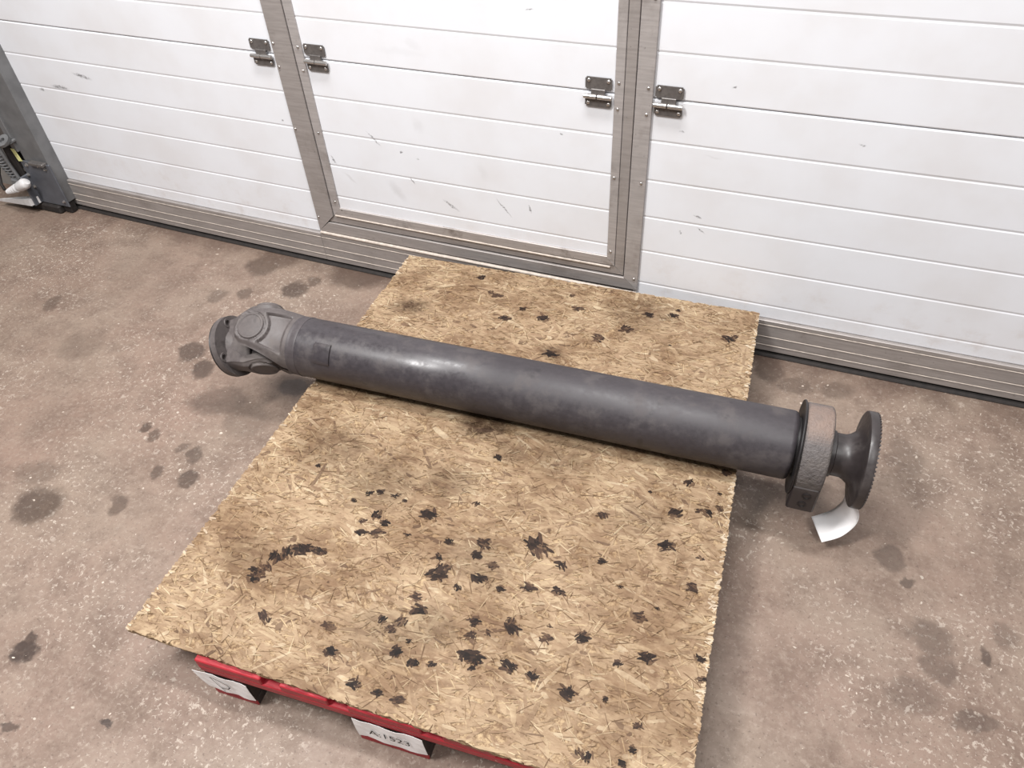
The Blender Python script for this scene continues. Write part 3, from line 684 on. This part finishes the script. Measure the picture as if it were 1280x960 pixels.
# universal joint
SJ, TH1, RC, BE, AL, LF, RB, PSI, RF = -0.7258, 1.0926, 0.0912, 0.3129, 0.2053, 0.113, 0.0654, 0.8558, 0.0826
J = OR + AX * SJ
E1 = N1 * math.cos(TH1) + N2 * math.sin(TH1)
E2o = N1 * math.cos(TH1 - math.pi / 2) + N2 * math.sin(TH1 - math.pi / 2)
Rb = Matrix.Rotation(BE, 3, E1); E2 = Rb @ E2o; Dd = Rb @ (-AX); Dd = Matrix.Rotation(AL, 3, E2) @ Dd
E3 = Dd.cross(E2); E3 = -E3 if E3.dot(E1) < 0 else E3
def ear(T, Ld, Wd, Lb, Rh, Wb, Rbase, hhead, hin, plateau):
    """yoke ear: T outward, Ld from joint towards root, Wd across"""
    g = G(); NLn, NV = 84, 44; v = []; f = []
    ls = [-Rh * math.cos(math.pi / 2 * i / 14) for i in range(15)][:-1] + [Lb * i / (NLn - 15) for i in range(NLn - 14)]
    for l in ls:
        if l < 0: W = math.sqrt(max(Rh * Rh - l * l, 1e-7)); W = max(W, .004)
        else: W = Rh + (Wb - Rh) * min(1, l / (Lb * .85)) ** 1.15
        k = sstep(Lb * .25, Lb, l); row = []
        for i in range(NV + 1):
            u = -1 + 2 * i / NV; x = W * u
            hb = math.sqrt(max(Rbase ** 2 - x * x, 1e-6))
            hh = hhead - .010 * sstep(.72, 1.0, abs(u)) - (.010 * sstep(-Rh * .7, -Rh, l) if l < 0 else 0)
            h = hh * (1 - k) + hb * k
            rho = math.hypot(x, l)
            if .0355 < rho < .040: h -= .0025
            if plateau:
                # sunken field between the bearing boss and the root with a raised rim
                boss = sstep(.0475, .0505, rho) ; side = 1 - sstep(W * .62, W * .72, abs(x)); rt = 1 - sstep(Lb * .80, Lb * .9, l)
                if l > 0: h -= .0085 * boss * side * rt
            row.append(J + T * h + Ld * l + Wd * x)
        hi0 = hin * (1 - k) + (Rbase * .25) * k
        for i in range(NV, -1, -1):
            u = -1 + 2 * i / NV; x = W * u * .94
            row.append(J + T * (min(hi0, math.sqrt(max(Rbase ** 2 - x * x, 1e-6)) * .9 if k > .6 else hi0)) + Ld * l + Wd * x)
        v += row
    m = 2 * (NV + 1)
    for a in range(len(ls) - 1):
        for k in range(m):
            q = (k + 1) % m; f.append((a * m + k, a * m + q, (a + 1) * m + q, (a + 1) * m + k))
    f.append(tuple(range(m))); f.append(tuple((len(ls) - 1) * m + k for k in range(m)))
    g.add(v, f); return g
yoke = G()
for sg in (1, -1):
    e = ear(E1 * sg, AX, AX.cross(E1) * sg, .106, .053, .0745, RT - .0004, .0875, .060, True); yoke.add(e.v, e.f)
yoke.lathe([(-.664, .015), (-.652, .045), (-.642, .062), (-.634, .0715), (-.622, RT - .0008), (-.618, .06)], OR, AX, N1, N2, 72)
yk = yoke.build('tube_yoke', M_YOKE, shaft, 42)
def cap(T, name='bearing_cap'):
    U = T.orthogonal().normalized(); V = T.cross(U)
    g = G(); g.lathe([(.040, .036), (RC - .0035, .0355), (RC - .0015, .034), (RC - .001, .030), (RC - .0022, .0285), (RC - .0008, .012), (RC - .0006, .001)], J, T, U, V, 48)
    return g.build(name, M_YOKE, shaft, 30)
cap(E1); cap(-E1); cap(E2); cap(-E2)
g = G(); U = E1.orthogonal()
for T in (E1, -E1, E2, -E2):
    U = T.orthogonal().normalized(); g.lathe([(-.012, .02), (.03, .02), (.034, .016), (.07, .016)], J, T, U, T.cross(U), 24)
g.build('cross', M_OIL, shaft, 40)
# flange yoke
FC = J + Dd * LF
fy = G()
for sg in (1, -1):
    e = ear(E2 * sg, Dd, Dd.cross(E2) * sg, LF - .010, .047, .036, .070, .086, .058, False); fy.add(e.v, e.f)
fy.lathe([(LF - .040, .012), (LF - .034, .030), (LF - .016, .040), (LF - .008, .050)], J, Dd, E3, E2, 48)
FM = Matrix(((Dd.x, E2.x, E3.x, J.x), (Dd.y, E2.y, E3.y, J.y), (Dd.z, E2.z, E3.z, J.z), (0, 0, 0, 1)))
fy.cbox((LF - .082, -.064, -.034), (LF - .008, .064, .034), .006, FM)
fyo = fy.build('flange_yoke', M_YOKE, shaft, 42)
# disc with four bolt holes: built as a ring of sectors
def disc_with_holes(O, A, U, V, R, t0, t1, holes, rh, n=72):
    """front and back plates triangulated around holes through bmesh"""
    bm = bmesh.new(); fronts = []
    def ring(cx, cy, r, m):
        vs = [bm.verts.new((cx + r * math.cos(2 * math.pi * k / m), cy + r * math.sin(2 * math.pi * k / m), 0)) for k in range(m)]
        return [bm.edges.new((vs[k], vs[(k + 1) % m])) for k in range(m)]
    es = ring(0, 0, R, n)
    for (hx, hy) in holes: es += ring(hx, hy, rh, 20)
    bmesh.ops.triangle_fill(bm, use_beauty=True, use_dissolve=False, edges=es)
    # drop triangles whose centre lies in a hole
    for fc in list(bm.faces):
        c = fc.calc_center_median()
        if any(math.hypot(c.x - hx, c.y - hy) < rh * .98 for hx, hy in holes): bm.faces.remove(fc)
    r = bmesh.ops.extrude_face_region(bm, geom=list(bm.faces))
    for e in r['geom']:
        if isinstance(e, bmesh.types.BMVert): e.co.z = t1 - t0
    bm.verts.index_update()
    g = G(); g.add([O + A * (t0 + v.co.z) + U * v.co.x + V * v.co.y for v in bm.verts], [tuple(v.index for v in fc.verts) for fc in bm.faces]); bm.free(); return g
hl = [(RB * math.cos(a), RB * math.sin(a)) for a in (PSI, -PSI, math.pi - PSI, math.pi + PSI)]
g = disc_with_holes(J, Dd, E3, E2, RF, LF - .012, LF + .004, hl, .0075)
dsc = g.build('flange_disc', M_YOKE, shaft, 40)
g = G(); g.lathe([(LF + .0042, RF - .004), (LF + .010, RF - .002), (LF + .012, RF - .008), (LF + .006, .03)], J, Dd, E3, E2, 72)
sub(g.build('spigot_rim', M_OIL, None, 40), dsc)
for (a, b) in hl:   # collars round the bolt holes
    g = G(); g.lathe([(LF - .012, .0078), (LF - .0135, .0080), (LF - .0135, .0125), (LF - .012, .0132)], J + E3 * a + E2 * b, Dd, E3, E2, 24, caps=False)
    sub(g.build('bolt_collar', M_YOKE, None, 40), dsc)

# support bearing
g = G(); g.lathe([(.600, .064), (.630, .064)], OR, AX, N1, N2, 48); g.build('rubber_boot', M_OIL, shaft, 40)
g = G()
g.lathe([(.617, .060), (.617, .095), (.619, .0985), (.623, .100), (.668, .100), (.672, .0985), (.674, .095), (.674, .050)], OR, AX, N1, N2, 96)
hs = g.build('bearing_housing', M_CAST, shaft, 40)
SMx = Matrix(((AX.x, N1.x, N2.x, OR.x), (AX.y, N1.y, N2.y, OR.y), (AX.z, N1.z, N2.z, OR.z), (0, 0, 0, 1)))
g = G(); g.cbox((.616, .050, -.092), (.673, .1005, -.014), .004, SMx)
ft = g.build('mounting_foot', M_FLG, shaft, label='dark foot with two bolt holes')
g = G(); g.cbox((.616, -.1005, -.092), (.673, -.050, -.014), .004, SMx); g.build('mounting_foot', M_FLG, shaft)
for z, s in ((-.040, .650), (-.068, .646)):
    g = G(); g.lathe([(.099, .0095), (.1018, .0095), (.1022, .0085), (.1020, .0062), (.0995, .0058)], OR + AX * s + N2 * z, N1, AX, N2, 20); sub(g.build('bolt_hole', M_OIL, None, 40), ft)
g = G(); g.lathe([(.6125, .058), (.6125, .1035), (.6145, .1045), (.6165, .1035), (.6165, .058)], OR, AX, N1, N2, 72); sub(g.build('dust_shield', M_OIL, None, 40), hs)
# companion flange
g = G()
prof = [(0.6600, .050), (0.6880, .0505), (0.6900, .047), (0.7000, .0465), (0.7100, .047), (0.7180, .0505), (0.7260, .057), (0.7320, .066), (0.7360, .078), (0.7380, .090), (0.7390, .101), (0.7410, .1045), (0.7440, .1055), (0.7560, .1055), (0.7575, .1045), (0.7575, .04)]
g.lathe(prof, OR, AX, N1, N2, 96)
cf = g.build('companion_flange', M_FLG, shaft, 40)
g = G()
for k in range(72):
    a = 2 * math.pi * k / 72; c = 2 * math.pi * .55 / 72
    for_ = [sp(.757, a, .088), sp(.757, a + c, .088), sp(.757, a + c, .1052), sp(.757, a, .1052), sp(.7602, a + c * .25, .088), sp(.7602, a + c * .75, .088), sp(.7602, a + c * .75, .1052), sp(.7602, a + c * .25, .1052)]
    g.add(for_, [(0, 1, 2, 3), (4, 5, 6, 7), (0, 1, 5, 4), (1, 2, 6, 5), (2, 3, 7, 6), (3, 0, 4, 7)])
sub(g.build('face_teeth', M_FLG), cf)

# ------------------------------------------------------------------ paper tag
TL = [(0.2404,-0.5814,0.13),(0.2408,-0.5847,0.105),(0.2303,-0.5844,0.07),(0.2119,-0.586,0.045),(0.1904,-0.5957,0.035)]
TR = [(0.2647,-0.6075,0.13),(0.2781,-0.6129,0.105),(0.2789,-0.6158,0.07),(0.2563,-0.6374,0.045),(0.2204,-0.6556,0.03)]
def crom(P, t):
    n = len(P) - 1; x = t * n; i = min(int(x), n - 1); u = x - i; P = [Vector(p) for p in P]
    a = P[max(i - 1, 0)]; b = P[i]; c = P[i + 1]; d = P[min(i + 2, n)]
    return 0.5 * ((2 * b) + (c - a) * u + (2 * a - 5 * b + 4 * c - d) * u * u + (3 * b - a - 3 * c + d) * u ** 3)
g = G(); v = []; f = []; NA, NB = 24, 8
for side in (0, 1):
    for i in range(NA + 1):
        for k in range(NB + 1):
            a = crom(TL, i / NA); b = crom(TR, i / NA); v.append(a + (b - a) * (k / NB) + Vector((0, 0, 0.0006 * side)))
S = (NA + 1) * (NB + 1)
for i in range(NA):
    for k in range(NB):
        q = (i * (NB + 1) + k, i * (NB + 1) + k + 1, (i + 1) * (NB + 1) + k + 1, (i + 1) * (NB + 1) + k); f.append(q); f.append(tuple(x + S for x in reversed(q)))
bd = [k for k in range(NB + 1)] + [(i + 1) * (NB + 1) - 1 for i in range(1, NA + 1)] + [NA * (NB + 1) + k for k in range(NB - 1, -1, -1)] + [i * (NB + 1) for i in range(NA - 1, 0, -1)]
for i in range(len(bd)):
    a, b = bd[i], bd[(i + 1) % len(bd)]; f.append((a, b, b + S, a + S))
g.add(v, f); tag(g.build('paper_tag', M_PAPER, None, 'all'), 'blank curled white paper tag hanging from the shaft flange', 'paper tag')

# ------------------------------------------------------------------ grit on the floor
g = G(); rnd = random.Random(3)
M_CHIP = plain('pale_paint_chip', (172, 160, 148), 0.75, 0, 0.3, 30)
for i in range(1500):
    x = rnd.uniform(-2.6, 1.0); y = rnd.uniform(-1.9, -0.06)
    if x < -0.9 and y > -0.9 and rnd.random() < .55: continue
    if -1.0 < x < 0.02 and -1.5 < y < -0.12: continue
    r = 0.0012 + 0.0048 * rnd.random() ** 3; a0 = rnd.random() * 6; st = rnd.uniform(.25, .9); th = rnd.gauss(.7, .6); n = 6; b = len(g.v)
    pts = []
    for k in range(n):
        a = a0 + 2 * math.pi * k / n; q = r * rnd.uniform(.6, 1.2); qx, qy = q * math.cos(a), q * st * math.sin(a); pts.append((x + qx * math.cos(th) - qy * math.sin(th), y + qx * math.sin(th) + qy * math.cos(th)))
    h = 0.0004 + r * .06
    g.add([(p[0], p[1], 0.0) for p in pts] + [(x + (p[0] - x) * .8, y + (p[1] - y) * .8, h) for p in pts], [tuple(range(n, 2 * n))] + [(k, (k + 1) % n, n + (k + 1) % n, n + k) for k in range(n)])
tag(g.build('floor_grit', M_CHIP), 'tiny pale chips and grit scattered over the concrete floor', 'grit', 'stuff')
